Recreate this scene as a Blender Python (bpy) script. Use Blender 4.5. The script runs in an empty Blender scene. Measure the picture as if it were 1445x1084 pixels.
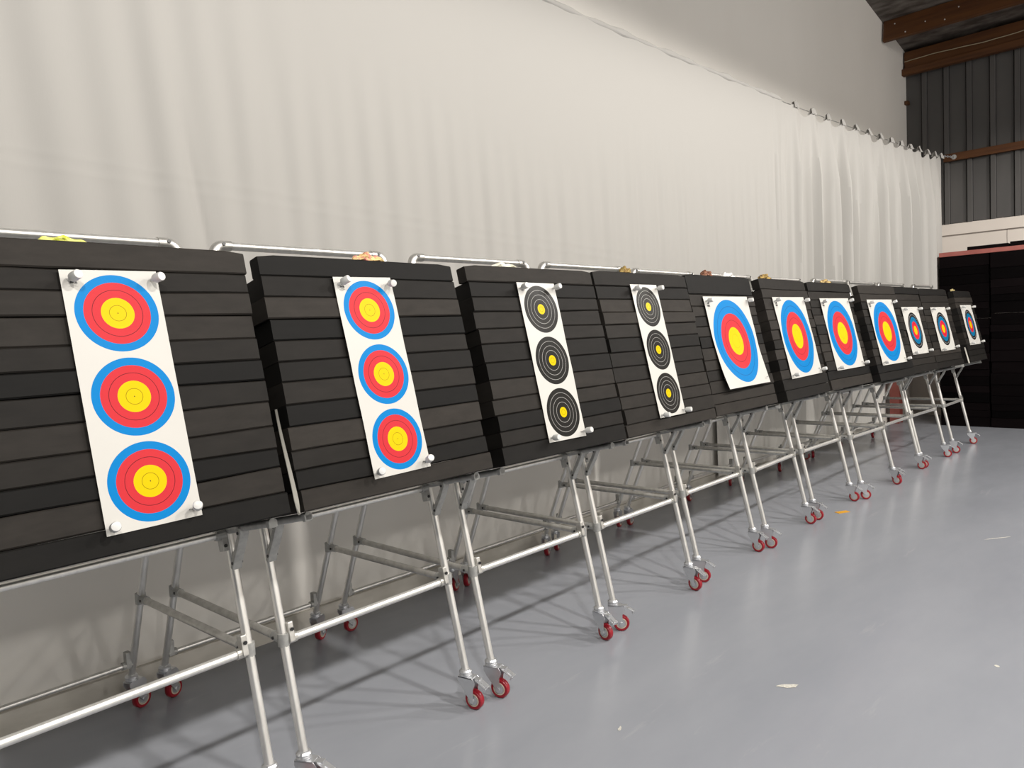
import bpy, bmesh, math, random
from mathutils import Vector, Matrix
R = random.Random(7)
SC = bpy.context.scene
COL = SC.collection
PI = math.pi

# ------------------------------------------------------------------ helpers
def link(o, parent=None):
    COL.objects.link(o)
    if parent is not None: o.parent = parent
    return o

def obj(name, bm, mats, parent=None, smooth=False, loc=None):
    me = bpy.data.meshes.new(name)
    bm.normal_update()
    bm.to_mesh(me); bm.free()
    for m in (mats if isinstance(mats, (list, tuple)) else [mats]): me.materials.append(m)
    if smooth:
        me.polygons.foreach_set('use_smooth', [True] * len(me.polygons))
        try: me.set_sharp_from_angle(angle=math.radians(40))
        except Exception: pass
    o = bpy.data.objects.new(name, me)
    if loc: o.location = loc
    return link(o, parent)

def tag(o, label=None, cat=None, group=None, kind=None):
    if label: o['label'] = label
    if cat: o['category'] = cat
    if group: o['group'] = group
    if kind: o['kind'] = kind
    return o

def empty(name, loc=(0, 0, 0), rot=(0, 0, 0), parent=None):
    o = bpy.data.objects.new(name, None)
    o.empty_display_size = .1
    o.location = loc; o.rotation_euler = rot
    return link(o, parent)

def copy_tree(o, parent=None):
    c = o.copy(); COL.objects.link(c)
    if parent is not None: c.parent = parent
    for ch in list(o.children): copy_tree(ch, c)
    return c

def frame(axis):
    z = axis.normalized()
    a = Vector((0, 0, 1)) if abs(z.z) < .95 else Vector((1, 0, 0))
    x = a.cross(z).normalized(); y = z.cross(x)
    return x, y, z

def tube(bm, a, b, r, n=16, r2=None, mi=0, flute=0):
    a = Vector(a); b = Vector(b); x, y, z = frame(b - a)
    r2 = r if r2 is None else r2
    ra, rb = [], []
    for i in range(n):
        t = 2 * PI * i / n; k = 1 - (flute if flute and i % 4 == 0 else 0)
        d = x * math.cos(t) + y * math.sin(t)
        ra.append(bm.verts.new(a + d * r * k)); rb.append(bm.verts.new(b + d * r2 * k))
    fs = [bm.faces.new((ra[i], ra[(i + 1) % n], rb[(i + 1) % n], rb[i])) for i in range(n)]
    fs.append(bm.faces.new(ra[::-1])); fs.append(bm.faces.new(rb))
    for f in fs: f.material_index = mi
    return fs

def path(bm, pts, r, n=10, mi=0):
    pts = [Vector(p) for p in pts]; rings = []
    x = None
    for i, p in enumerate(pts):
        t = (pts[min(i + 1, len(pts) - 1)] - pts[max(i - 1, 0)]).normalized()
        if x is None: x, y, _ = frame(t)
        else:
            x = (x - t * x.dot(t)).normalized(); y = t.cross(x)
        rings.append([bm.verts.new(p + (x * math.cos(2 * PI * k / n) + y * math.sin(2 * PI * k / n)) * r) for k in range(n)])
    for q in range(len(rings) - 1):
        A, B = rings[q], rings[q + 1]
        for k in range(n):
            bm.faces.new((A[k], A[(k + 1) % n], B[(k + 1) % n], B[k])).material_index = mi
    bm.faces.new(rings[0][::-1]).material_index = mi; bm.faces.new(rings[-1]).material_index = mi

def box(bm, c, s, M=None, bev=0, mi=0):
    r = bmesh.ops.create_cube(bm, size=1)
    vs = r['verts']
    for v in vs:
        v.co = Vector((v.co.x * s[0], v.co.y * s[1], v.co.z * s[2]))
    if bev:
        es = list({e for v in vs for e in v.link_edges})
        rr = bmesh.ops.bevel(bm, geom=es, offset=bev, segments=2, affect='EDGES', profile=.7)
        vs = list({v for f in rr['faces'] for v in f.verts} | {v for v in vs if v.is_valid})
    for v in vs:
        if M is not None: v.co = M @ v.co
        v.co += Vector(c)
    for f in {f for v in vs for f in v.link_faces}: f.material_index = mi
    return vs

def lathe(bm, prof, c=(0, 0, 0), axis=(0, 0, 1), n=24, mi=None):
    c = Vector(c); x, y, z = frame(Vector(axis)); rings = []
    for (r, h) in prof:
        rings.append([bm.verts.new(c + z * h + (x * math.cos(2 * PI * k / n) + y * math.sin(2 * PI * k / n)) * r) for k in range(n)])
    for i in range(len(rings) - 1):
        for k in range(n):
            f = bm.faces.new((rings[i][k], rings[i][(k + 1) % n], rings[i + 1][(k + 1) % n], rings[i + 1][k]))
            if mi: f.material_index = mi[i]
    f = bm.faces.new(rings[0][::-1]); f.material_index = mi[0] if mi else 0
    f = bm.faces.new(rings[-1]); f.material_index = mi[-1] if mi else 0

def quad(bm, pts, mi=0):
    f = bm.faces.new([bm.verts.new(p) for p in pts]); f.material_index = mi; return f

# ------------------------------------------------------------------ materials
def mat(name, rgb, rough=.6, metal=0., spec=.5):
    m = bpy.data.materials.new(name); m.use_nodes = True
    b = m.node_tree.nodes['Principled BSDF']
    b.inputs['Base Color'].default_value = (*rgb, 1); b.inputs['Roughness'].default_value = rough
    b.inputs['Metallic'].default_value = metal; b.inputs['Specular IOR Level'].default_value = spec
    return m

def N(m, t, **kw):
    n = m.node_tree.nodes.new(t)
    for k, v in kw.items(): setattr(n, k, v)
    return n
def L(m, a, b): m.node_tree.links.new(a, b)
def bsdf(m): return m.node_tree.nodes['Principled BSDF']

def noisy(name, c1, c2, scale=(5, 5, 5), rough=.6, detail=6, metal=0., bump=0., spec=.5, coord='Object', lo=.35, hi=.65, rough2=None):
    m = mat(name, c1, rough, metal, spec)
    tc = N(m, 'ShaderNodeTexCoord'); mp = N(m, 'ShaderNodeMapping'); mp.inputs['Scale'].default_value = scale
    L(m, tc.outputs[coord], mp.inputs['Vector'])
    n = N(m, 'ShaderNodeTexNoise'); n.inputs['Scale'].default_value = 1; n.inputs['Detail'].default_value = detail
    L(m, mp.outputs[0], n.inputs['Vector'])
    r = N(m, 'ShaderNodeValToRGB'); e = r.color_ramp.elements
    e[0].position = lo; e[0].color = (*c1, 1); e[1].position = hi; e[1].color = (*c2, 1)
    L(m, n.outputs['Fac'], r.inputs[0]); L(m, r.outputs[0], bsdf(m).inputs['Base Color'])
    if rough2 is not None:
        mr = N(m, 'ShaderNodeMapRange'); mr.inputs['To Min'].default_value = rough; mr.inputs['To Max'].default_value = rough2
        L(m, n.outputs['Fac'], mr.inputs[0]); L(m, mr.outputs[0], bsdf(m).inputs['Roughness'])
    if bump:
        b = N(m, 'ShaderNodeBump'); b.inputs['Strength'].default_value = bump; b.inputs['Distance'].default_value = .01
        L(m, n.outputs['Fac'], b.inputs['Height']); L(m, b.outputs[0], bsdf(m).inputs['Normal'])
    return m

M = {}
M['alu'] = noisy('brushed_aluminium', (.74, .73, .70), (.84, .83, .80), (60, 60, 4), .30, metal=.8, rough2=.42)
M['alu_dull'] = noisy('dull_cast_aluminium', (.50, .49, .46), (.62, .61, .58), (40, 40, 40), .42, metal=.85)
M['cast'] = noisy('grey_cast_fitting', (.33, .33, .32), (.42, .42, .40), (50, 50, 50), .45, metal=.35)
M['zinc'] = mat('zinc_plate', (.66, .67, .69), .33, .8)
M['red_tread'] = mat('red_polyurethane', (.30, .008, .018), .33)
M['hub'] = mat('cream_hub', (.55, .50, .40), .45)
M['screw'] = mat('dark_screw', (.06, .06, .06), .4, .8)
M['cap'] = mat('pale_grey_cap', (.42, .42, .40), .5)
M['pin'] = mat('white_plastic', (.64, .64, .62), .35)
M['strap'] = mat('pale_strap', (.52, .50, .44), .7)
M['timber'] = noisy('brown_timber', (.055, .016, .002), (.11, .038, .006), (1.2, 1.2, 18), .6, lo=.3, hi=.7)
M['timber_x'] = noisy('brown_timber_along', (.055, .016, .002), (.12, .042, .007), (14, 1.0, 14), .6, lo=.3, hi=.7)
M['red_steel'] = noisy('red_oxide_steel', (.30, .085, .070), (.36, .11, .09), (8, 8, 8), .55)
M['maroon_steel'] = noisy('maroon_steel', (.22, .06, .046), (.29, .08, .066), (8, 8, 8), .55)
M['paper_edge'] = mat('paper_edge', (.8, .79, .76), .6)
M['print'] = mat('print_ink', (.02, .02, .022), .5)
M['print_grey'] = mat('print_grey_ink', (.45, .44, .42), .5)
M['tape'] = mat('yellow_tape', (.75, .36, .01), .5)
M['chip'] = noisy('bare_concrete_chip', (.50, .48, .42), (.70, .68, .62), (200, 200, 200), .9)
M['cable'] = mat('pale_cable', (.45, .38, .25), .6)
M['dark'] = mat('dark_rib_foot', (.012, .011, .011), .9)
M['joint'] = mat('board_joint', (.33, .29, .26), .8)

# floor: painted grey-blue concrete, faint trowel streaks, glossy
def floor_mat():
    m = mat('grey_floor_paint', (.33, .34, .37), .25)
    tc = N(m, 'ShaderNodeTexCoord')
    mp = N(m, 'ShaderNodeMapping'); mp.inputs['Scale'].default_value = (.55, 1.6, 1); mp.inputs['Rotation'].default_value = (0, 0, .5)
    L(m, tc.outputs['Object'], mp.inputs[0])
    n1 = N(m, 'ShaderNodeTexNoise'); n1.inputs['Scale'].default_value = 1.6; n1.inputs['Detail'].default_value = 8; n1.inputs['Roughness'].default_value = .62
    L(m, mp.outputs[0], n1.inputs['Vector'])
    r = N(m, 'ShaderNodeValToRGB'); e = r.color_ramp.elements
    e[0].position = .3; e[0].color = (0.2769, 0.2908, 0.3231, 1); e[1].position = .72; e[1].color = (0.3154, 0.3292, 0.3615, 1)
    L(m, n1.outputs['Fac'], r.inputs[0])
    # pale scuffs
    mp2 = N(m, 'ShaderNodeMapping'); mp2.inputs['Scale'].default_value = (1.2, 7, 1); mp2.inputs['Rotation'].default_value = (0, 0, -.35)
    L(m, tc.outputs['Object'], mp2.inputs[0])
    n2 = N(m, 'ShaderNodeTexNoise'); n2.inputs['Scale'].default_value = 1.1; n2.inputs['Detail'].default_value = 10; n2.inputs['Roughness'].default_value = .7
    L(m, mp2.outputs[0], n2.inputs['Vector'])
    r2 = N(m, 'ShaderNodeValToRGB'); e = r2.color_ramp.elements
    e[0].position = .62; e[0].color = (0, 0, 0, 1); e[1].position = .80; e[1].color = (.55, .55, .55, 1)
    L(m, n2.outputs['Fac'], r2.inputs[0])
    mx = N(m, 'ShaderNodeMixRGB'); mx.inputs['Color2'].default_value = (0.4462, 0.4462, 0.4615, 1)
    L(m, r2.outputs[0], mx.inputs['Fac']); L(m, r.outputs[0], mx.inputs['Color1'])
    L(m, mx.outputs[0], bsdf(m).inputs['Base Color'])
    mr = N(m, 'ShaderNodeMapRange'); mr.inputs['To Min'].default_value = .17; mr.inputs['To Max'].default_value = .32
    L(m, n1.outputs['Fac'], mr.inputs[0]); L(m, mr.outputs[0], bsdf(m).inputs['Roughness'])
    b = N(m, 'ShaderNodeBump'); b.inputs['Strength'].default_value = .12; b.inputs['Distance'].default_value = .01
    L(m, n1.outputs['Fac'], b.inputs['Height']); L(m, b.outputs[0], bsdf(m).inputs['Normal'])
    bsdf(m).inputs['Specular IOR Level'].default_value = .34
    return m
M['floor'] = floor_mat()
M['wall'] = noisy('painted_wall', (.80, .775, .725), (.84, .815, .765), (.8, .8, .5), .75, detail=8)
M['plinth'] = noisy('stained_plinth', (.50, .475, .42), (.70, .67, .61), (3, 3, 9), .8, detail=10)
M['beige'] = noisy('beige_board', (.68, .62, .56), (.72, .66, .60), (2, 2, 2), .8)
M['clad'] = noisy('dark_grey_cladding', (.075, .072, .070), (.095, .090, .086), (2, 2, .6), .55)
M['foil'] = noisy('dull_roof_lining', (.055, .046, .038), (.21, .19, .17), (9, 3.5, 9), .6, detail=4, bump=.3, lo=.4, hi=.75)

def foam_mat(name, a, b, sc):
    m = mat(name, a, .65, spec=.16 if name == 'black_foam' else .04)
    oi = N(m, 'ShaderNodeObjectInfo')
    r = N(m, 'ShaderNodeValToRGB'); e = r.color_ramp.elements
    e[0].position = 0; e[0].color = (*a, 1); e[1].position = 1; e[1].color = (*b, 1)
    L(m, oi.outputs['Random'], r.inputs[0])
    tc = N(m, 'ShaderNodeTexCoord'); mp = N(m, 'ShaderNodeMapping'); mp.inputs['Scale'].default_value = sc
    L(m, tc.outputs['Object'], mp.inputs[0])
    n = N(m, 'ShaderNodeTexNoise'); n.inputs['Scale'].default_value = 1; n.inputs['Detail'].default_value = 8; n.inputs['Roughness'].default_value = .65
    L(m, mp.outputs[0], n.inputs['Vector'])
    mr = N(m, 'ShaderNodeMapRange'); mr.inputs['From Min'].default_value = .25; mr.inputs['From Max'].default_value = .75
    mr.inputs['To Min'].default_value = .75; mr.inputs['To Max'].default_value = 1.3
    L(m, n.outputs['Fac'], mr.inputs[0])
    mx = N(m, 'ShaderNodeMixRGB', blend_type='MULTIPLY'); mx.inputs['Fac'].default_value = 1
    L(m, r.outputs[0], mx.inputs['Color1']); L(m, mr.outputs[0], mx.inputs['Color2'])
    L(m, mx.outputs[0], bsdf(m).inputs['Base Color'])
    bp = N(m, 'ShaderNodeBump'); bp.inputs['Strength'].default_value = .15; bp.inputs['Distance'].default_value = .004
    L(m, n.outputs['Fac'], bp.inputs['Height']); L(m, bp.outputs[0], bsdf(m).inputs['Normal'])
    return m
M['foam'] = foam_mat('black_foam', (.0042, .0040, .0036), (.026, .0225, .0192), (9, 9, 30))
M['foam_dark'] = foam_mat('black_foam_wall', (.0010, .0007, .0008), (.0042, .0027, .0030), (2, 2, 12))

def curtain_mat():
    m = mat('white_curtain_cloth', (0.4423, 0.4308, 0.4077), .85, spec=.15)
    nt = m.node_tree
    tr = N(m, 'ShaderNodeBsdfTranslucent'); tr.inputs[0].default_value = (.445, .435, .41, 1)
    mx = N(m, 'ShaderNodeMixShader'); mx.inputs[0].default_value = .12
    out = nt.nodes['Material Output']
    L(m, bsdf(m).outputs[0], mx.inputs[1]); L(m, tr.outputs[0], mx.inputs[2]); L(m, mx.outputs[0], out.inputs[0])
    tc = N(m, 'ShaderNodeTexCoord'); mp = N(m, 'ShaderNodeMapping'); mp.inputs['Scale'].default_value = (160, 160, 40)
    L(m, tc.outputs['Object'], mp.inputs[0])
    n = N(m, 'ShaderNodeTexNoise'); n.inputs['Scale'].default_value = 1; n.inputs['Detail'].default_value = 3
    L(m, mp.outputs[0], n.inputs['Vector'])
    b = N(m, 'ShaderNodeBump'); b.inputs['Strength'].default_value = .06; b.inputs['Distance'].default_value = .003
    L(m, n.outputs['Fac'], b.inputs['Height']); L(m, b.outputs[0], bsdf(m).inputs['Normal'])
    return m
M['curtain'] = curtain_mat()
M['curtain_back'] = mat('white_back_cloth', (.82, .80, .75), .85, spec=.1)

# printed target papers: rings from the distance to the nearest spot centre (object coordinates)
WHITE = (0.5692, 0.5577, 0.5231); YEL = (0.6615, 0.4769, 0.0000); RED = (0.5385, 0.0308, 0.0400); BLU = (0.0000, 0.1846, 0.4923)
BLK = (0.0185, 0.0177, 0.0162); LINE = (0.0231, 0.0154, 0.0154); WL = (0.4231, 0.4154, 0.4000)
def target_mat(name, centres, rad, stops, rough=.42):
    m = mat(name, WHITE, rough, spec=.09)
    tc = N(m, 'ShaderNodeTexCoord')
    sep = N(m, 'ShaderNodeSeparateXYZ'); L(m, tc.outputs['Object'], sep.inputs[0])
    com = N(m, 'ShaderNodeCombineXYZ'); L(m, sep.outputs['X'], com.inputs['X']); L(m, sep.outputs['Z'], com.inputs['Z'])
    last = None
    for (cx, cz) in centres:
        d = N(m, 'ShaderNodeVectorMath', operation='DISTANCE'); L(m, com.outputs[0], d.inputs[0]); d.inputs[1].default_value = (cx, 0, cz)
        if last is None: last = d.outputs['Value']
        else:
            mn = N(m, 'ShaderNodeMath', operation='MINIMUM'); L(m, last, mn.inputs[0]); L(m, d.outputs['Value'], mn.inputs[1]); last = mn.outputs[0]
    dv = N(m, 'ShaderNodeMath', operation='DIVIDE'); L(m, last, dv.inputs[0]); dv.inputs[1].default_value = rad * 1.25
    r = N(m, 'ShaderNodeValToRGB'); cr = r.color_ramp; cr.interpolation = 'CONSTANT'
    els = cr.elements
    els[0].position = 0; els[0].color = (*stops[0][1], 1)
    els.remove(els[1])
    for p, c in stops[1:]:
        e = els.new(p / 1.25); e.color = (*c, 1)
    L(m, dv.outputs[0], r.inputs[0]); L(m, r.outputs[0], bsdf(m).inputs['Base Color'])
    return m
def rings(bands, lines, w, lc):
    """bands: (outer radius, colour); lines: radii"""
    ev = []; r0 = 0
    cuts = sorted(set([b[0] for b in bands] + [l - w for l in lines] + [l + w for l in lines]))
    pos = 0; out = []
    for c in cuts + [9]:
        mid = (pos + min(c, 1.3)) / 2
        col = WHITE
        for rr, cc in bands:
            if mid < rr: col = cc; break
        for l in lines:
            if l - w <= mid <= l + w: col = lc if not isinstance(lc, dict) else lc[l]
        out.append((pos, col)); pos = c
    return out

# ------------------------------------------------------------------ measured layout
T = .219; CT, ST = math.cos(T), math.sin(T)
W = .6922; ZF = .14; SX, SA, STOP, LARM, TB = .3422, .7096, 1.6233, .2665, .3409
DR = 1.0017
#          X      Y       yaw     xl     xr     H      px     pz     pr     sb
ST_ = [(.3168, 2.0107, .0403, -.05, .7128, .7558, .2369, .7677, .0152, .7276),
       (1.1119, 2.0197, .0255, -.0497, .7132, .7427, .1993, .7710, .0194, .7343),
       (1.9249, 2.0237, .0015, -.0452, .7096, .7477, .2047, .7724, -.0045, .7307),
       (2.7207, 2.0222, .0095, -.0703, .7228, .7516, .1918, .7801, .0029, .7309),
       (3.5423, 2.0551, .0151, -.0480, .7146, .7631, .0825, .8494, .0054, .7324),
       (4.3414, 2.0348, .0405, -.0276, .7364, .7614, .1034, .8505, .0092, .7325),
       (5.1648, 2.0646, -.0145, -.0547, .7280, .7586, .0957, .8493, .0057, .7320),
       (5.9552, 2.0030, -.0390, -.0300, .7350, .7541, .0646, .8394, .0030, .7259),
       (6.7435, 2.0124, -.0237, -.0200, .7030, .7600, .1114, .8809, -.0006, .7225),
       (7.4980, 1.9934, -.0425, -.0360, .7506, .7553, .1428, .8750, .0020, .7198),
       (8.4702, 1.9537, -.0127, .0090, .6833, .7423, .1128, .8935, .0011, .7223)]
PAP = {'triple': (.2271, .64), 'field': (.2271, .64), 'large': (.5318, .5201), 'small': (.4326, .4179)}
KIND = ['triple', 'triple', 'field', 'field', 'large', 'large', 'large', 'large', 'small', 'small', 'small']
ORD = ['leftmost', 'second', 'third', 'fourth', 'fifth', 'sixth', 'seventh', 'eighth', 'ninth', 'tenth', 'farthest, eleventh']
def ordn(i): return ORD[i] if i in (0, 10) else ORD[i] + ' from the left'
WHICH = ['under the board cut by the left photo edge', 'under the second board from the left', 'under the board with the nearer black spots paper',
         'under the board with the farther black spots paper', 'under the board whose big paper curls loose', 'sixth from the left in the row',
         'seventh from the left in the row', 'eighth from the left in the row', 'under the nearest of three small papers', 'under the middle of three small papers',
         'at the far right end of the row']
BOARD = ['cut by the left photo edge', 'second from the left, with coloured triple-spot paper', 'third from the left, with the nearer black triple-spot paper',
         'fourth from the left, with the farther black triple-spot paper', 'fifth from the left, big paper curling loose', 'sixth from the left, with a big blue-ringed paper',
         'seventh from the left, with a big blue-ringed paper', 'eighth from the left, with a big blue-ringed paper', 'ninth from the left, with a small paper',
         'tenth from the left, with a small paper', 'at the far right end of the row']
PLAB = ['white paper with three blue, red and yellow spots, nearest one at left',
        'white paper with three blue, red and yellow spots, on the second board',
        'white paper with three black yellow-centred spots, on the third board',
        'white paper with three black yellow-centred spots, on the fourth board',
        'large blue, red and yellow target paper curling loose at its lower edge, fifth board',
        'large blue, red and yellow target paper on the sixth board from the left',
        'large blue, red and yellow target paper on the seventh board from the left',
        'large blue, red and yellow target paper, farthest of the big ones, eighth board',
        'small target paper with black outer ring, nearest of the three, ninth board',
        'small target paper with black outer ring, middle of the three, tenth board',
        'small target paper with black outer ring, last board of the row']

# ------------------------------------------------------------------ room
XB, YW = 11.75, 3.24
fl = bmesh.new()
quad(fl, [(-6, -9, 0), (XB + .3, -9, 0), (XB + .3, YW + .2, 0), (-6, YW + .2, 0)])
def chip(cx, cy, lx, ly, rot, seed):
    rr = random.Random(seed); n = 14; pts = []
    for i in range(n):
        a = 2 * PI * i / n; k = rr.uniform(.7, 1.1)
        x, y = lx * k * math.cos(a), ly * k * math.sin(a)
        pts.append((cx + x * math.cos(rot) - y * math.sin(rot), cy + x * math.sin(rot) + y * math.cos(rot), .0012))
    quad(fl, pts, 1)
chip(2.68, 1.18, .045, .016, -.85, 1)
chip(2.03, 1.50, .016, .006, .4, 2)
chip(3.60, .28, .014, .010, .3, 3); chip(3.33, .62, .012, .010, .8, 4); chip(3.45, .38, .010, .006, .3, 5)
chip(5.3, .98, .10, .006, -.62, 6); chip(5.75, .82, .06, .004, -.7, 7)
tag(obj('floor', fl, [M['floor'], M['chip']]), kind='structure')
tp = bmesh.new(); box(tp, (5.47, 1.97, .0015), (.10, .045, .002), Matrix.Rotation(-.5, 3, 'Z'))
tag(obj('floor_tape', tp, M['tape']), 'small yellow-orange tape patch stuck on the grey floor', 'tape')

# side wall (gable side, roof slopes down towards the back wall)
def roofz(x): return 5.13 - (x - XB) * .158
b = bmesh.new()
y0, y1 = YW, YW + .15
pts = [(-6, 0), (XB + .15, 0), (XB + .15, roofz(XB + .15) + .1), (-6, roofz(-6) + .1)]
f0 = [b.verts.new((x, y0, z)) for x, z in pts]; f1 = [b.verts.new((x, y1, z)) for x, z in pts]
b.faces.new(f0); b.faces.new(f1[::-1])
for i in range(4): b.faces.new((f0[i], f1[i], f1[(i + 1) % 4], f0[(i + 1) % 4]))
tag(obj('wall_left', b, M['wall']), kind='structure')
b = bmesh.new(); box(b, ((-6 + XB) / 2, YW - .006, .045), (XB + 6, .03, .09), bev=.004)
tag(obj('baseboard_left', b, M['plinth']), kind='structure')
b = bmesh.new(); box(b, ((-6 + XB) / 2, -9.1, 3.6), (XB + 6, .2, 7.2))  # unseen opposite wall, added for bounce light and reflections in the metal
tag(obj('wall_right', b, M['wall']), kind='structure')
# back wall: pale boarded lower part, dark ribbed cladding above
b = bmesh.new(); box(b, (XB + .06, -2.8, 1.335), (.12, 12.4, 2.67))
for y in (2.04, .84, -.36, -1.56): box(b, (XB - .001, y, 2.41), (.004, .006, .5), mi=1)
box(b, (XB - .012, -2.8, 2.585), (.03, 12.2, .15), bev=.004)
box(b, (XB - .001, -2.8, 2.50), (.004, 12.2, .008), mi=1)
tag(obj('wall_back', b, [M['beige'], M['joint']]), kind='structure')
b = bmesh.new(); prof = []
y = YW
while y > -9:
    prof += [(y, 0), (y - .190, 0), (y - .200, .004), (y - .208, .034), (y - .258, .034), (y - .266, .004)]
    y -= .272
va = [b.verts.new((XB - d, yy, 2.66)) for yy, d in prof]; vb = [b.verts.new((XB - d, yy, 5.2)) for yy, d in prof]
for i in range(len(prof) - 1):
    f = b.faces.new((va[i], va[i + 1], vb[i + 1], vb[i])); f.material_index = 1 if (i % 6) in (1, 5) else 0  # near-black strip along both feet of each rib, sheet is unbroken
tag(obj('wall_back_cladding', b, [M['clad'], M['dark']]), kind='structure')
# roof
b = bmesh.new()
n = 40
for i in range(n):
    xa = XB + .2 - i * .45; xb = xa - .45
    za, zb = roofz(xa), roofz(xb)
    quad(b, [(xa, -9, za), (xa, YW + .1, za), (xb, YW + .1, zb), (xb, -9, zb)])
    quad(b, [(xa, -9, za + .08), (xb, -9, zb + .08), (xb, YW + .1, zb + .08), (xa, YW + .1, za + .08)])
tag(obj('ceiling', b, M['foil']), kind='structure')
# timber: purlins under the roof, plate on top of the back wall, girt across the cladding
def beam(name, c, s, label, rot=0, cat='beam'):
    b = bmesh.new(); box(b, (0, 0, 0), s, bev=.006)
    o = obj(name, b, M['timber_x'], loc=c); o.rotation_euler = (0, rot, 0)
    return tag(o, label, cat)
p1 = beam('roof_purlin', (10.74, YW - 4.02, roofz(10.74) - .142), (.055, 8.0, .27), 'brown timber purlin under the roof lining, nearest the camera', .158)
for k, (yy, zz) in enumerate(((3.08, .06), (2.72, -.03), (2.95, -.09), (2.35, .03), (1.6, .02), (2.5, -.08))):
    b = bmesh.new(); tube(b, (-.028, yy - p1.location.y, zz), (-.034, yy - p1.location.y, zz), .008, 10)
    obj('bolt_head', b, M['pin'], p1)
beam('wall_plate_beam', (11.66, YW - 4.02, 4.98), (.10, 8.0, .24), 'wide dark timber beam on top of the ribbed wall')
beam('wall_plate_rail', (11.60, YW - 3.96, 4.815), (.10, 8.1, .085), 'narrow brown timber rail directly below the wide top beam')
beam('wall_girt', (11.69, 2.76 - 4.0, 3.555), (.07, 8.0, .10), 'brown timber rail across the middle of the ribbed wall')
b = bmesh.new(); path(b, [(11.595, YW - .02 - k * .12, 4.965 + .012 * math.sin(k * .55) - .002 * (k % 3)) for k in range(50)], .0055, 8)
tag(obj('roof_cable', b, M['cable']), 'thin pale cable running along the wide top beam', 'cable')
b = bmesh.new(); box(b, (0, 0, 0), (.09, .05, .05), bev=.008)
tag(obj('wall_bracket', b, M['timber'], loc=(11.69, YW - .026, 4.42)), 'small brown bracket on the corner of the grey upper wall', 'bracket')
# steel: maroon column near the corner, red channel over the foam wall
b = bmesh.new()
box(b, (10.60, 3.115, 1.25), (.012, .115, 2.5)); box(b, (10.67, 3.115, 1.25), (.14, .008, 2.5)); box(b, (10.74, 3.115, 1.25), (.012, .115, 2.5))
tag(obj('steel_column', b, M['maroon_steel']), 'maroon steel column by the side wall behind the far stands', 'column')
b = bmesh.new()
box(b, (10.77, -1.40, 2.164), (.34, 7.94, .054), bev=.004)
tag(obj('red_channel', b, M['red_steel']), 'red steel channel lying along the top of the black foam wall', 'beam')
for k, (ya, yb, h) in enumerate(((2.28, 1.85, .05), (1.83, 1.2, .062))):
    b = bmesh.new(); box(b, (0, 0, h / 2), (.2, ya - yb, h), bev=.006)
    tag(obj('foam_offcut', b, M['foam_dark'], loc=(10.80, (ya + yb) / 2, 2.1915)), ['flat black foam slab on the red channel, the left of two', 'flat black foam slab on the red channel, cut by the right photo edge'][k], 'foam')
# black foam wall: stacks of long planks
def foam_stack(ya, yb, x, lab, seed, zt=2.135):
    rr = random.Random(seed)
    e = empty('foam_backstop', (x, (ya + yb) / 2, 0))
    z = 0
    while z < zt - .05:
        h = min(rr.choice((.10, .12, .14, .085)), zt - z)
        if zt - z - h < .05: h = zt - z
        b = bmesh.new(); box(b, (.15 + rr.uniform(-.012, .012), rr.uniform(-.006, .006), z + h / 2), (.30, abs(ya - yb) - .004, h - .002), bev=.004)
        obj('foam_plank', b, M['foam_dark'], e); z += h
    tag(e, lab, 'foam wall')
foam_stack(2.575, 2.03, 10.61, 'stack of black foam planks against the back wall, left end beside the beige wall', 3)
foam_stack(2.015, 1.10, 10.60, 'stack of black foam planks against the back wall, cut by the right photo edge', 4)
foam_stack(1.095, -.4, 10.61, 'stack of black foam planks against the back wall, beyond the right photo edge', 5)

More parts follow.
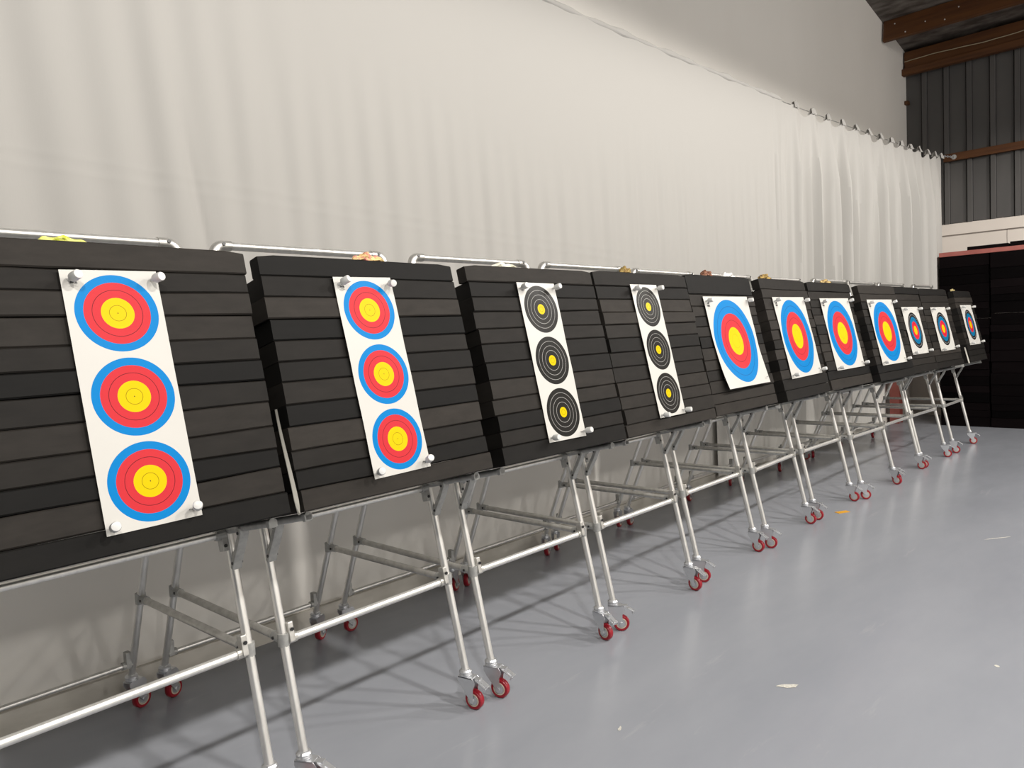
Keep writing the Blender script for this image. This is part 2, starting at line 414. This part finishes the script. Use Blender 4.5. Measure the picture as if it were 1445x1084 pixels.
# ------------------------------------------------------------------ curtain
def wire_pt(x):
    y = 3.06 - (x - 3.0) * .0505 if x > 3 else 3.06
    u = (x - 6.8) / 4.5
    z = 3.425 + .085 * u * u + (.03 * max(0, 3.8 - x))
    return y, z
b = bmesh.new()
nx, nz = 900, 240
xa, xb = -2.5, 11.08
rc = random.Random(5)
ph = [rc.uniform(0, 6.28) for _ in range(12)]
def sst(a, bb, x):
    t = min(1, max(0, (x - a) / (bb - a))); return t * t * (3 - 2 * t)
hang = [6.55, 6.95, 7.32, 7.66, 8.0, 8.34, 8.68, 9.02, 9.34, 9.66, 9.96, 10.26, 10.56, 10.84, 11.08]
grid = []
for i in range(nx + 1):
    x = xa + (xb - xa) * i / nx
    y, zt = wire_pt(x)
    pl = sst(6.2, 7.4, x)
    # distance to hang points for scallops
    if x > hang[0]:
        j = max(k for k in range(len(hang)) if hang[k] <= x + 1e-6); j = min(j, len(hang) - 2)
        fr = (x - hang[j]) / (hang[j + 1] - hang[j]); wid = hang[j + 1] - hang[j]
    else: j, fr, wid = -1, 0, .4
    sag = math.sin(PI * min(1, max(0, fr))) if j >= 0 else 0
    zb = .97
    col = []
    for k in range(nz + 1):
        t = k / nz
        ztop = zt - .012 - pl * .075 * sag * (1 if j < 0 else (.7 + .6 * ((j * 7919) % 5) / 5))
        z = ztop + (zb - ztop) * t
        yy = y
        # legs of the stands push the lower cloth towards the wall
        leg = 2.05 + DR - (z - .14) * .435 + .07
        yy = max(yy, min(leg, 3.17)) if z < 1.25 else yy
        # right part: deep pleats hung from the wire, spreading downwards
        u = (x - hang[0]) / .34
        pl *= 1 - sst(10.85, 11.06, x); amp = pl * (.014 + .062 * min(1, t * 4))
        cc = math.cos(2 * PI * fr); yy -= amp * ((.5 + .5 * cc) ** 2.2 * 1.6 - .6 if j >= 0 else 0)
        yy += pl * .024 * math.sin(x * 41 + ph[0] + 1.3 * t) * min(1, t * 2.5) + pl * .017 * math.sin(x * 67 + ph[1]) * min(1, t * 3)
        yy += pl * .012 * math.sin(x * 97 + ph[5] + 2 * t) * min(1, t * 2)
        # left part: soft hanging folds that fade upwards
        lf = 1 - sst(1.2, 2.2, x)
        yy += lf * .0075 * (.25 + .75 * sst(0, .45, t)) * (math.sin((x - .10 * (2.6 - z)) * 30 + ph[2] + .9 * math.sin(x * 5 + ph[3]) + .8 * t) + .5 * math.sin((x - .12 * (2.6 - z)) * 19 + ph[6] - .7 * t))
        md = (1 - pl) * (1 - lf)
        lowf = sst(.24, .50, t + .05 * math.sin(x * 3.1) + .04 * math.sin(x * 1.3 + 1))
        yy += md * lowf * .0052 * (math.sin((x - .05 * (2.6 - z)) * 47 + ph[4] + 1.2 * math.sin(x * 4) + 1.5 * t) + .6 * math.sin(x * 29 + ph[7] - t))
        # stitched seam lines
        for zs in (2.11 - .053 * x, 2.165 - .053 * x):
            yy -= .0013 * math.exp(-((z - zs) / .011) ** 2) * (1 - sst(4, 6, x))
        # long crease
        yy += .011 * math.exp(-((x - 1.30 - .13 * (2.57 - z)) / .022) ** 2) * (1 - sst(2.0, 2.7, z))
        col.append(b.verts.new((x, yy, z)))
    grid.append(col)
for i in range(nx):
    for k in range(nz):
        b.faces.new((grid[i][k], grid[i][k + 1], grid[i + 1][k + 1], grid[i + 1][k]))
b2 = bmesh.new(); g2 = []
for i in range(361):
    x = 5.92 + (10.18 - 5.92) * i / 360; col = []
    for k in range(21):
        z = 1.62 - 1.555 * k / 20
        yy = 3.172 + .016 * math.sin(x * 17 + .8 * math.sin(x * 3.1)) + .008 * math.sin(x * 37 + .5 * z) + .004 * math.sin(x * 61 + z) + .030 * (1 - sst(5.92, 6.0, x)) - .022 * math.exp(-((x - 6.03) / .03) ** 2)
        col.append(b2.verts.new((x, yy, z)))
    g2.append(col)
for i in range(360):
    for k in range(20): b2.faces.new((g2[i][k], g2[i][k + 1], g2[i + 1][k + 1], g2[i + 1][k]))
tag(obj('back_curtain', b2, M['curtain_back'], smooth=True), 'second white cloth hanging low against the wall behind the far stands', 'curtain')
# rolled hem gathered over the wire
cur = obj('curtain', b, M['curtain'], smooth=True)
tag(cur, 'long white cloth curtain hanging from a wire behind the row of boards', 'curtain')
b = bmesh.new()
for i in range(160):
    x = xa + (6.7 - xa) * i / 159; y, z = wire_pt(x)
    w = .010 + .006 * math.sin(x * 9) + .005 * math.sin(x * 23 + 1)
    if i == 0: prev = None
    ring = [b.verts.new((x, y + w * math.cos(a) * .8, z - .012 + (w + .006) * math.sin(a))) for a in [2 * PI * q / 8 for q in range(8)]]
    if i:
        for q in range(8): b.faces.new((prev[q], prev[(q + 1) % 8], ring[(q + 1) % 8], ring[q]))
    prev = ring
obj('curtain_hem', b, M['curtain'], cur, smooth=True)
for j, hx in enumerate(hang[1:]):
    y, z = wire_pt(hx); b = bmesh.new()
    n = 7; L0 = []
    for side in (-1, 1):
        row = []
        for q in range(n):
            u = q / (n - 1) - .5
            row.append((u * .09, side * .012 + .012 * math.sin(q * 2.1 + j), .006 + .012 * math.cos(u * PI) + R.uniform(-.006, .006)))
        L0.append(row)
    va = [b.verts.new((hx + p[0], y - .012 + p[1], z - .05)) for p in L0[0]]; vb = [b.verts.new((hx + p[0] * .8, y - .004 + p[1] * .4, z + p[2])) for p in L0[0]]
    vc = [b.verts.new((hx + p[0] * .8, y + .004 + p[1] * .4, z + p[2] - .004)) for p in L0[1]]; vd = [b.verts.new((hx + p[0], y + .012 + p[1], z - .05)) for p in L0[1]]
    for q in range(n - 1):
        b.faces.new((va[q], va[q + 1], vb[q + 1], vb[q])); b.faces.new((vb[q], vb[q + 1], vc[q + 1], vc[q])); b.faces.new((vc[q], vc[q + 1], vd[q + 1], vd[q]))
    obj('curtain_heading', b, M['curtain'], cur, smooth=True)
b = bmesh.new()
path(b, [(xa + (11.1 - xa) * i / 80, wire_pt(xa + (11.1 - xa) * i / 80)[0] + .05, wire_pt(xa + (11.1 - xa) * i / 80)[1]) for i in range(81)], .0035, 6)
wr = obj('curtain_wire', b, M['cast'])
tag(wr, 'thin steel wire with a chain end, strung above the white curtain', 'wire')
b = bmesh.new()
A = Vector((11.1, wire_pt(11.1)[0] + .05, wire_pt(11.1)[1])); B = Vector((11.65, 2.63, 3.55))
for k in range(12):
    p = A.lerp(B, (k + .5) / 12); d = (B - A).normalized(); s = Vector((0, 0, 1)) if k % 2 else Vector((0, 1, 0))
    path(b, [p + d * .024 * math.cos(a) + s * .013 * math.sin(a) for a in [2 * PI * q / 12 for q in range(13)]], .004, 6)
obj('chain', b, M['zinc'], wr, smooth=True)
b = bmesh.new(); tube(b, B, B + Vector((.02, 0, 0)), .032, 16); obj('anchor_plate', b, M['cap'], wr)

# ------------------------------------------------------------------ stands
RT, RC = .0140, .0125
def legp(x, s, off=0): return Vector((x, s * ST - off * CT, ZF + s * CT + off * ST))
def make_caster(root, loc, rot, front):
    """swivel fork with red wheel and brake pedal; local +x is the trailing side"""
    c = bmesh.new()
    lathe(c, [(.012, .012), (.019, .010), (.024, .004), (.024, 0), (.021, -.004), (.024, -.006), (.024, -.011), (.018, -.016)], (0, 0, ZF - .004), n=20)
    for s in (-1, 1):
        y = s * .0185; th = .003
        pr = [(-.022, .122), (.040, .122), (.050, .108), (.048, .096), (.041, .080), (.0415, .032), (.036, .027), (.0305, .032), (-.014, .090), (-.024, .108)]
        va = [c.verts.new((px, y - th / 2, pz)) for px, pz in pr]; vb = [c.verts.new((px, y + th / 2, pz)) for px, pz in pr]
        c.faces.new(va); c.faces.new(vb[::-1])
        for i in range(len(pr)): c.faces.new((va[i], vb[i], vb[(i + 1) % len(pr)], va[(i + 1) % len(pr)]))
    box(c, (.008, 0, .121), (.062, .040, .004))
    tube(c, (.036, -.021, .037), (.036, .021, .037), .006, 12)
    tube(c, (.036, -.0245, .037), (.036, -.0195, .037), .009, 6); tube(c, (.036, .0195, .037), (.036, .0245, .037), .009, 6)
    o = obj('caster', c, M['zinc'], root, loc=loc); o.rotation_euler = (0, 0, rot)
    w = bmesh.new()
    lathe(w, [(.008, -.0135), (.018, -.0135), (.0185, -.011), (.0192, -.011), (.0195, -.0135), (.0240, -.0135), (.0245, -.0125), (.0335, -.0125), (.037, -.008), (.037, .008), (.0335, .0125), (.0245, .0125), (.0240, .0135), (.0195, .0135), (.0192, .011), (.0185, .011), (.018, .0135), (.008, .0135)],
          (.036, 0, .037), (0, 1, 0), n=32, mi=[2, 2, 1, 1, 1, 1, 0, 0, 0, 0, 0, 1, 1, 1, 1, 2, 2])
    obj('wheel', w, [M['red_tread'], M['hub'], M['zinc']], o, smooth=True)
    if front:
        p = bmesh.new()
        box(p, (.070, 0, .106), (.046, .034, .003), Matrix.Rotation(.55, 3, 'Y'), bev=.001)
        box(p, (.091, 0, .088), (.006, .034, .012), Matrix.Rotation(.5, 3, 'Y'), bev=.001)
        box(p, (.052, 0, .118), (.03, .022, .006), bev=.001)
        box(p, (.085, 0, .100), (.03, .014, .004), Matrix.Rotation(.55, 3, 'Y'), bev=.001)
        obj('brake_pedal', p, M['zinc'], o)
    return o

def clamp(root, x, s, side, up=True):
    """flat strap fitting joining a cross tube to a leg"""
    b = bmesh.new(); c = legp(x, s); Mx = Matrix.Rotation(-T, 3, 'X')
    tube(b, c + Vector((side * .012, 0, 0)), c + Vector((side * .042, 0, 0)), .0165, 14)
    box(b, c + Vector((side * .020, -.002, .022 if up else -.02)), (.018, .030, .062), Mx, bev=.004)
    cc = c + Vector((side * .020, -.018, .034 if up else -.032))
    tube(b, cc, cc + Vector((0, -.003, 0)), .006, 10, mi=1)
    obj('clamp', b, [M['alu_dull'] if up else M['cast'], M['screw']], root)

def make_stand():
    root = empty('target_stand')
    lean = .435
    for x in (0, W):
        s = 1 if x == 0 else -1
        b = bmesh.new(); tube(b, legp(x, 0), legp(x, STOP - .02), RT, 20, flute=.07); obj('front_leg', b, M['alu'], root, smooth=True)
        zt = 1.62
        b = bmesh.new(); tube(b, (x, DR, ZF), (x, DR - (zt - ZF) * lean, zt), RT * .95, 20, flute=.07); obj('rear_leg', b, M['alu'], root, smooth=True)
        b = bmesh.new(); c = Vector((x, DR - (zt - ZF) * lean, zt)); f = legp(x, (zt - ZF) / CT)
        tube(b, c + Vector((0, 0, .012)), f + Vector((0, 0, .012)), .016, 12); tube(b, f + Vector((-.022, .01, 0)), f + Vector((.022, .01, 0)), .018, 12)
        obj('hinge_fitting', b, M['cast'], root)
        # brace, front leg to rear leg
        zb = .478; yf = (zb - ZF) * ST / CT; yr = DR - (zb - ZF) * lean
        b = bmesh.new(); tube(b, (x, yf + .03, zb), (x, yr - .03, zb), RC, 16); br = obj('brace_tube', b, M['alu_dull'], root, smooth=True)
        for yy, d in ((yf, 1), (yr, -1)):
            b = bmesh.new(); tube(b, (x, yy + d * .012, zb), (x, yy + d * .055, zb), .0155, 14); tube(b, (x, yy, zb - .02), (x, yy, zb + .02), .0185, 14)
            tube(b, (x - .018, yy + d * .036, zb), (x + .018, yy + d * .036, zb), .005, 8, mi=1)
            obj('brace_joint', b, [M['cast'], M['screw']], br, smooth=True)
        # arm carrying the board, with its diagonal bracket
        b = bmesh.new(); tube(b, legp(x, SA - .002, .010), legp(x, SA - .002, LARM - .01), .0115, 16); arm = obj('support_arm', b, M['cast'], root, smooth=True)
        b = bmesh.new(); tube(b, legp(x, SA - .003, LARM - .015), legp(x, SA - .003, LARM + .006), .0135, 16); box(b, legp(x, SA - .005, LARM - .002), (.027, .016, .022), Matrix.Rotation(-T, 3, 'X'), bev=.004)
        obj('end_cap', b, M['cap'], arm, smooth=True)
        b = bmesh.new()
        pts = [legp(x, SA - .115, .014), legp(x, SA - .095, .026), legp(x, SA - .045, .072), legp(x, SA - .016, .094), legp(x, SA - .004, .096)]
        for i in range(len(pts) - 1):
            d = pts[i + 1] - pts[i]; ang = math.atan2(d.z, -d.y)
            box(b, (pts[i] + pts[i + 1]) / 2, (.030, d.length + .008, .016), Matrix.Rotation(-ang, 3, 'X'), bev=.004)
        for q in (.12, .9):
            p = pts[0].lerp(pts[-1], q); tube(b, p + Vector((-.017, 0, 0)), p + Vector((.017, 0, 0)), .005, 8, mi=1)
        obj('arm_bracket', b, [M['cast'], M['screw']], root)
        # corner elbow of the top bar
        b = bmesh.new(); P = []
        for k in range(8):
            a = k / 7 * PI / 2; P.append(legp(x + s * .034 * (1 - math.cos(a)), STOP - .034 + .034 * math.sin(a)))
        path(b, [legp(x, STOP - .075)] + P + [legp(x + s * .06, STOP)], .0172, 14)
        tube(b, legp(x + s * .030, STOP, .0165), legp(x + s * .030, STOP, .020), .006, 10, mi=1)
        obj('corner_elbow', b, [M['alu_dull'], M['screw']], root, smooth=True)
        clamp(root, x, SX, s); clamp(root, x, SA - .010, s, False)
        # clamp of the low rear bar
        b = bmesh.new(); zr = .1974; yr = DR - (zr - ZF) * lean
        box(b, (x + s * .018, yr, zr + .02), (.020, .030, .062), bev=.004); tube(b, (x + s * .006, yr, zr), (x + s * .04, yr, zr), .0150, 12)
        obj('clamp', b, M['cast'], root)
    b = bmesh.new(); tube(b, legp(.055, STOP), legp(W - .055, STOP), .0142, 20, flute=.06); obj('top_bar', b, M['alu'], root, smooth=True)
    b = bmesh.new(); tube(b, legp(.03, SX), legp(W - .03, SX), .0130, 20, flute=.06); obj('front_bar', b, M['alu'], root, smooth=True)
    b = bmesh.new(); tube(b, legp(.03, SA - .010), legp(W - .03, SA - .010), .0110, 18); obj('board_bar', b, M['alu'], root, smooth=True)
    zr = .1974; yr = DR - (zr - ZF) * lean
    b = bmesh.new(); tube(b, (.03, yr, zr), (W - .03, yr, zr), .0100, 18); obj('rear_bar', b, M['alu'], root, smooth=True)
    for x in (0, W):
        make_caster(root, (x, 0, 0), 0, True); make_caster(root, (x, DR, 0), 0, False)
    return root

stand = make_stand()
# caster headings measured in the photo (front left, front right), degrees
FC = {0: (-70, -78), 1: (-62, -78), 2: (-72, -95), 3: (-52, -90), 4: (-68, -85), 5: (-75, -85), 6: (-78, -82), 7: (-60, -95), 8: (-66, -88), 9: (-70, -72), 10: (-75, -70)}
stands = []
for i, s in enumerate(ST_):
    o = stand if i == 0 else copy_tree(stand)
    o.location = (s[0], s[1], 0); o.rotation_euler = (0, 0, s[2])
    tag(o, 'silver tube stand on red casters, ' + WHICH[i], 'stand', 'tube stands holding the foam boards')
    cs = [c for c in o.children if c.name.startswith('caster')]
    for c in cs:
        left = c.location.x < .1; front = c.location.y < .5
        if front: c.rotation_euler = (0, 0, math.radians(FC[i][0 if left else 1]))
        else: c.rotation_euler = (0, 0, math.radians(100 if (i == 8 and not left) else R.uniform(0, 35)))
    stands.append(o)

# ------------------------------------------------------------------ foam boards
NL = 12
for i, s in enumerate(ST_):
    X, Y, yaw, xl, xr, H, px, pz, pr, sb = s
    H += sb - (SA + .0125); sb = SA + .0125
    rr = random.Random(40 + i)
    Mz = Matrix.Translation((X, Y, 0)) @ Matrix.Rotation(yaw, 4, 'Z')
    e = empty('foam_target_board', Mz @ legp(0, sb), (-T, 0, yaw))
    hs = [rr.uniform(.86, 1.12) for _ in range(NL)]; k = H / sum(hs); z = 0
    if i == 4: hs = [rr.uniform(.86, 1.05) for _ in range(NL - 1)] + [1.75]; k = H / sum(hs)
    wp = [(rr.uniform(-.0035, .0035), rr.uniform(0, 6.3), rr.uniform(-.0016, .0016)) for _ in range(NL + 2)]
    wav = lambda q, gx: wp[q][0] * (gx - .5) + wp[q][2] * math.sin(gx * 7 + wp[q][1])
    xc = 0
    for q, hh in enumerate(hs):
        h = hh * k; top = q >= len(hs) - 1
        xc = max(-.007, min(.007, xc + rr.uniform(-.007, .007)))
        if i in (4, 8): xc *= .5
        a = xl + xc + rr.uniform(-.002, .002); bb = xr + xc + rr.uniform(-.002, .002)
        if q == 0 or top: a, bb = xl + rr.uniform(-.002, .002), xr + rr.uniform(-.002, .002)
        depth = .048 if top else (.11 if q == len(hs) - 2 else .29)
        fy = -TB + rr.uniform(-.0035, .0035)
        b = bmesh.new(); ns = 14; last = None; bv = .0035
        for u in range(ns + 1):
            t = u / ns; x = a + (bb - a) * t; gx = (x - xl) / (xr - xl)
            z0 = z + (wav(q, gx) if q else 0) + .0007; z1 = z + h + (0 if top else wav(q + 1, gx)) - .0007
            if top: z1 -= .006 * max(0, abs(gx - .5) * 2 - .86) / .14
            yy = fy + .0016 * math.sin(gx * 9 + q * 2.3 + i)
            if u in (0, ns): yy += .001
            sec = [(yy, z0 + bv), (yy + bv, z0), (fy + depth - bv, z0), (fy + depth, z0 + bv), (fy + depth, z1 - bv), (fy + depth - bv, z1), (yy + bv, z1), (yy, z1 - bv)]
            ring = [b.verts.new((x, p[0], p[1])) for p in sec]
            if last is None: b.faces.new(ring[::-1])
            else:
                for w_ in range(8): b.faces.new((last[w_], last[(w_ + 1) % 8], ring[(w_ + 1) % 8], ring[w_]))
            last = ring
        b.faces.new(last)
        bmesh.ops.recalc_face_normals(b, faces=b.faces[:])
        obj('foam_strip', b, M['foam'], e); z += h
    if i in (1, 6, 10):   # pale strap end hanging between this board and its neighbour
        b = bmesh.new(); pts = []
        zs = .30 if i == 1 else .16
        for q in range(15):
            t = q / 14; zz = zs * (1 - t) - .004 * t
            w = .0006 + .0045 * t if t < .88 else .0046 * (1 - t) / .12 + .0004
            dx = -.017 + .012 * math.sin(t * PI * .5) ** 2 - .004
            pts.append((xl + dx, zz, w))
        va = [b.verts.new((p[0] - p[2], -TB + .02, p[1])) for p in pts]; vb = [b.verts.new((p[0] + p[2], -TB + .012, p[1])) for p in pts]
        vc = [b.verts.new((p[0] - p[2], -TB + .023, p[1])) for p in pts]; vd = [b.verts.new((p[0] + p[2], -TB + .015, p[1])) for p in pts]
        for q in range(14):
            b.faces.new((va[q], vb[q], vb[q + 1], va[q + 1])); b.faces.new((vc[q + 1], vd[q + 1], vd[q], vc[q]))
            b.faces.new((va[q], va[q + 1], vc[q + 1], vc[q])); b.faces.new((vb[q], vd[q], vd[q + 1], vb[q + 1]))
        so = obj('strap_end', b, M['strap'], e); so['label'] = 'pale strap end hanging at the lower left edge'
    tag(e, 'black foam target board, ' + BOARD[i], 'target board', 'black foam boards on the stands')

# ------------------------------------------------------------------ target papers and pins
w3 = .0025
mats = {}
LB = dict
three = [(.1155, .5305), (.1175, .3195), (.1175, .1085)]
mats['triple'] = target_mat('print_triple', three, .0975, [(0, LINE), (.012, YEL)] + rings([(.4, YEL), (.8, RED), (1.0, BLU)], [.2, .6], .006, {.2: (.25, .18, 0), .6: (.12, .01, .015)})[1:])
mats['field'] = target_mat('print_field', three, .0975, rings([(.21, YEL), (1.0, BLK)], [.105, .415, .61, .805], .009, {.105: (.30, .22, 0), .415: WL, .61: WL, .805: WL}), .3)
mats['large'] = target_mat('print_large', [(.2620, .2610)], .2400, rings([(1 / 3, YEL), (2 / 3, RED), (1.0, BLU)], [1 / 6, .5, 5 / 6], .004, {1 / 6: (.30, .22, 0), .5: (.15, .01, .015), 5 / 6: (.01, .06, .22)}))
B2 = (.004, .145, .30)
mats['small'] = target_mat('print_small', [(.2230, .2080)], .2000, rings([(.2, YEL), (.4, (.60, .02, .04)), (.6, B2), (.8, (.014, .014, .015))], [.1, .3, .5, .7, .9, 1.0], .005, {.1: (.3, .22, 0), .3: (.12, .01, .015), .5: (.01, .03, .1), .7: (.6, .6, .6), .9: (.42, .42, .42), 1.0: (.42, .42, .42)}))

def make_pin():
    b = bmesh.new()
    lathe(b, [(.0042, -.0015), (.0042, .009), (.0055, .010), (.0105, .013), (.0118, .017), (.0118, .037), (.0105, .0400), (.005, .0412)], n=18)
    return obj('target_pin', b, M['pin'], smooth=True)
pin0 = make_pin(); first = True
CORN = {'TL': 'top left', 'TR': 'top right', 'BR': 'bottom right', 'BL': 'bottom left'}
for i, s in enumerate(ST_):
    X, Y, yaw, xl, xr, H, px, pz, pr, sb = s
    kd = KIND[i]; w, h = PAP[kd]
    off = TB + .0065
    base = Matrix.Translation((X, Y, 0)) @ Matrix.Rotation(yaw, 4, 'Z') @ Matrix.Translation(legp(px, pz, off)) @ Matrix.Rotation(-T, 4, 'X') @ Matrix.Rotation(-pr, 4, 'Y')
    rr = random.Random(100 + i)
    b = bmesh.new(); nu, nv = 14, 36; g = []
    a1, a2 = rr.uniform(0, 6), rr.uniform(0, 6)
    for v in range(nv + 1):
        row = []
        for u in range(nu + 1):
            x = w * u / nu; z = h * v / nv
            y = -.0010 * (1 + math.sin(z * 26 + a1) * math.sin(x * 17 + a2)) * (.5 + .5 * math.sin(PI * v / nv))
            if i == 4: y -= .030 * max(0, 1 - v / nv * 1.7) ** 2 * (1 - .35 * u / nu)
            row.append(b.verts.new((x, y, z)))
        g.append(row)
    for v in range(nv):
        for u in range(nu):
            f = b.faces.new((g[v][u], g[v][u + 1], g[v + 1][u + 1], g[v + 1][u])); f.smooth = True
    o = obj('target_paper', b, mats[kd])
    o.matrix_world = base
    tag(o, PLAB[i], 'target paper')
    # printed maker's mark by the top left corner and small print by the bottom right corner
    k = {'triple': .8, 'field': .8, 'large': 1.35, 'small': .9}[kd]
    if kd != 'small':
        b = bmesh.new(); ox, oz = .028 * k + (.004 if kd != 'large' else .0), h - .030 * k
        yy = -.0026
        def poly(pts, mi=0): quad(b, [(ox + p[0] * k, yy, oz + p[1] * k) for p in pts], mi)
        poly([(-.008, -.002), (.002, -.002), (.002, .004), (-.003, .003)]); poly([(.004, -.002), (.009, -.002), (.009, .008), (.001, .008), (.001, .005), (.004, .004)])
        poly([(-.009, -.013), (-.001, -.013), (.002, -.010), (.002, -.006), (-.009, -.006)]); poly([(.004, -.013), (.012, -.013), (.010, -.009), (.010, -.005), (.005, -.005), (.005, -.008)])
        poly([(-.006, -.018), (.009, -.018), (.009, -.0165), (-.006, -.0165)], 1); poly([(-.012, -.021), (.001, -.024), (.014, -.021), (.014, -.0200), (.001, -.0228), (-.012, -.0200)], 1)
        obj('printed_mark', b, [M['print'], M['print_grey']], o)
        b = bmesh.new(); ox, oz = w - .030 * k, .022 * k
        if i == 4: yy = -.028
        for q in range(5): poly([(-.009 + q * .004, .001), (-.0065 + q * .004, .001), (-.0065 + q * .004, .004), (-.009 + q * .004, .004)])
        poly([(-.008, -.002), (.008, -.002), (.008, -.0008), (-.008, -.0008)], 1)
        obj('small_print', b, [M['print'], M['print_grey']], o)
    ins = {'triple': .017, 'field': .016, 'large': .020, 'small': .016}[kd]
    cor = {'TL': (ins, h - ins * 1.1), 'TR': (w - ins * .8, h - ins), 'BR': (w - ins * .8, ins * 1.2), 'BL': (ins, ins)}
    for c, (cx, cz) in cor.items():
        if i == 4 and c in ('BL', 'BR'): continue
        p = pin0 if first else pin0.copy()
        if not first: COL.objects.link(p)
        first = False
        tl = .42 if i < 2 else .16
        d = base.to_3x3() @ Vector((rr.uniform(-tl, tl), -1, rr.uniform(-tl, tl * .6)))
        p.location = base @ Vector((cx + rr.uniform(-.003, .003), -.0035, cz - (.006 if c[0] == 'T' else 0) + rr.uniform(-.003, .003)))
        p.rotation_euler = d.to_track_quat('Z', 'Y').to_euler()
        desc = {'triple': 'coloured triple-spot', 'field': 'black triple-spot', 'large': 'big blue-ringed', 'small': 'small black-ringed'}[kd]
        tag(p, 'white pin, %s corner of the %s paper, %s board' % (CORN[c], desc, ordn(i)), 'pin', 'white pins holding the target papers')

# ------------------------------------------------------------------ bunched straps lying on the board tops
def bundle(i, x0, x1, col, col2, label, hgt=.022, seed=1):
    X, Y, yaw, xl, xr, H, px, pz, pr, sb = ST_[i]
    rr = random.Random(seed)
    m = noisy('strap_cloth', col, col2, (60, 60, 60), .75, lo=.42, hi=.55)
    ln = x1 - x0; b = bmesh.new()
    nu, nv = 22, 12; g = []
    for u in range(nu + 1):
        t = u / nu; row = []
        r = hgt * .5 * (math.sin(PI * min(1, max(.03, t ** .7))) ** .6) * (.85 + .22 * math.sin(t * 15 + seed)) + .0012
        for v in range(nv):
            a = 2 * PI * v / nv; k = 1 + .25 * math.sin(3 * a + t * 11 + seed) + rr.uniform(-.08, .08)
            row.append(b.verts.new((ln * (t - .5) + rr.uniform(-.002, .002), r * 1.1 * k * math.cos(a), max(0, r + r * k * math.sin(a)))))
        g.append(row)
    for u in range(nu):
        for v in range(nv): b.faces.new((g[u][v], g[u][(v + 1) % nv], g[u + 1][(v + 1) % nv], g[u + 1][v]))
    b.faces.new(g[0][::-1]); b.faces.new(g[-1])
    o = obj('bunched_strap', b, m, smooth=False)
    Mz = Matrix.Translation((X, Y, 0)) @ Matrix.Rotation(yaw, 4, 'Z')
    o.matrix_world = Mz @ Matrix.Translation(legp((x0 + x1) / 2, sb + H - .0006, TB - .024)) @ Matrix.Rotation(-T, 4, 'X')
    tag(o, label, 'strap', 'bunched straps on the board tops')
bundle(0, .205, .32, (.55, .60, .05), (.75, .74, .22), 'yellow-green bunched strap on top of the leftmost board', .019, 1)
bundle(1, .30, .43, (.62, .22, .18), (.80, .58, .25), 'pink and yellow bunched strap on top of the second board', .030, 2)
bundle(2, .12, .27, (.75, .73, .66), (.80, .78, .60), 'white bunched strap on top of the third board', .022, 3)
bundle(3, .185, .27, (.20, .11, .02), (.42, .30, .10), 'tan bunched strap on top of the fourth board', .032, 4)
bundle(4, .19, .31, (.10, .03, .015), (.30, .14, .08), 'reddish brown bunched strap on top of the fifth board', .034, 5)
bundle(4, .43, .59, (.72, .71, .68), (.80, .79, .75), 'white bunched strap on top of the fifth board, right of the brown one', .030, 6)
bundle(5, .06, .23, (.06, .03, .01), (.45, .30, .08), 'dark and gold bunched strap on top of the sixth board', .034, 7)
bundle(6, .26, .46, (.16, .09, .03), (.55, .40, .16), 'brown and gold bunched strap on top of the seventh board', .030, 8)
bundle(10, .05, .20, (.30, .22, .08), (.50, .42, .20), 'dull gold bunched strap on top of the farthest board', .022, 10)

# ------------------------------------------------------------------ light
def spot(name, loc, e, size=165, r=.10, col=(1, .955, .90), blend=.35):
    l = bpy.data.lights.new(name, 'SPOT'); l.energy = e; l.spot_size = math.radians(size); l.spot_blend = blend
    l.shadow_soft_size = r; l.color = col
    o = bpy.data.objects.new(name, l); o.location = loc; link(o); return o
for k, x in enumerate((-.7, 1.9, 4.5, 7.0, 9.6)):
    spot('high_bay_lamp', (x, -1.35, 4.15), (408, 408, 408, 402, 325)[k], 174, blend=.15)
for k, x in enumerate((-1, 2.4, 5.8, 9.2)):
    l = bpy.data.lights.new('far_lamp', 'POINT'); l.energy = 175; l.shadow_soft_size = .18; l.color = (1, .965, .92)
    o = bpy.data.objects.new('far_lamp', l); o.location = (x, -6.5, 4.4); link(o)
w = bpy.data.worlds.new('room_glow'); SC.world = w; w.use_nodes = True
w.node_tree.nodes['Background'].inputs[0].default_value = (.95, .97, 1, 1)
w.node_tree.nodes['Background'].inputs[1].default_value = .08

# ------------------------------------------------------------------ camera
f, hc, yaw, pitch, roll = 1045.27, 1.3783, .8076, -.0623, -.0470
c, s = math.cos(yaw), math.sin(yaw); cp, sp = math.cos(pitch), math.sin(pitch); cr, sr = math.cos(roll), math.sin(roll)
R0 = Vector((c, -s, 0)); F = Vector((s * cp, c * cp, sp)); U0 = Vector((-s * sp, -c * sp, cp))
RR = R0 * cr + U0 * sr; UU = -R0 * sr + U0 * cr
cam = bpy.data.cameras.new('camera'); cam.sensor_width = 36; cam.lens = f / 1445 * 36; cam.clip_start = .02
co = bpy.data.objects.new('camera', cam)
m3 = Matrix((RR, UU, -F)).transposed()
co.matrix_world = Matrix.Translation((0, 0, hc)) @ m3.to_4x4()
link(co); SC.camera = co
SC.view_settings.view_transform = 'Standard'
SC.view_settings.look = 'None'
SC.view_settings.exposure = 0
SC.view_settings.gamma = 1
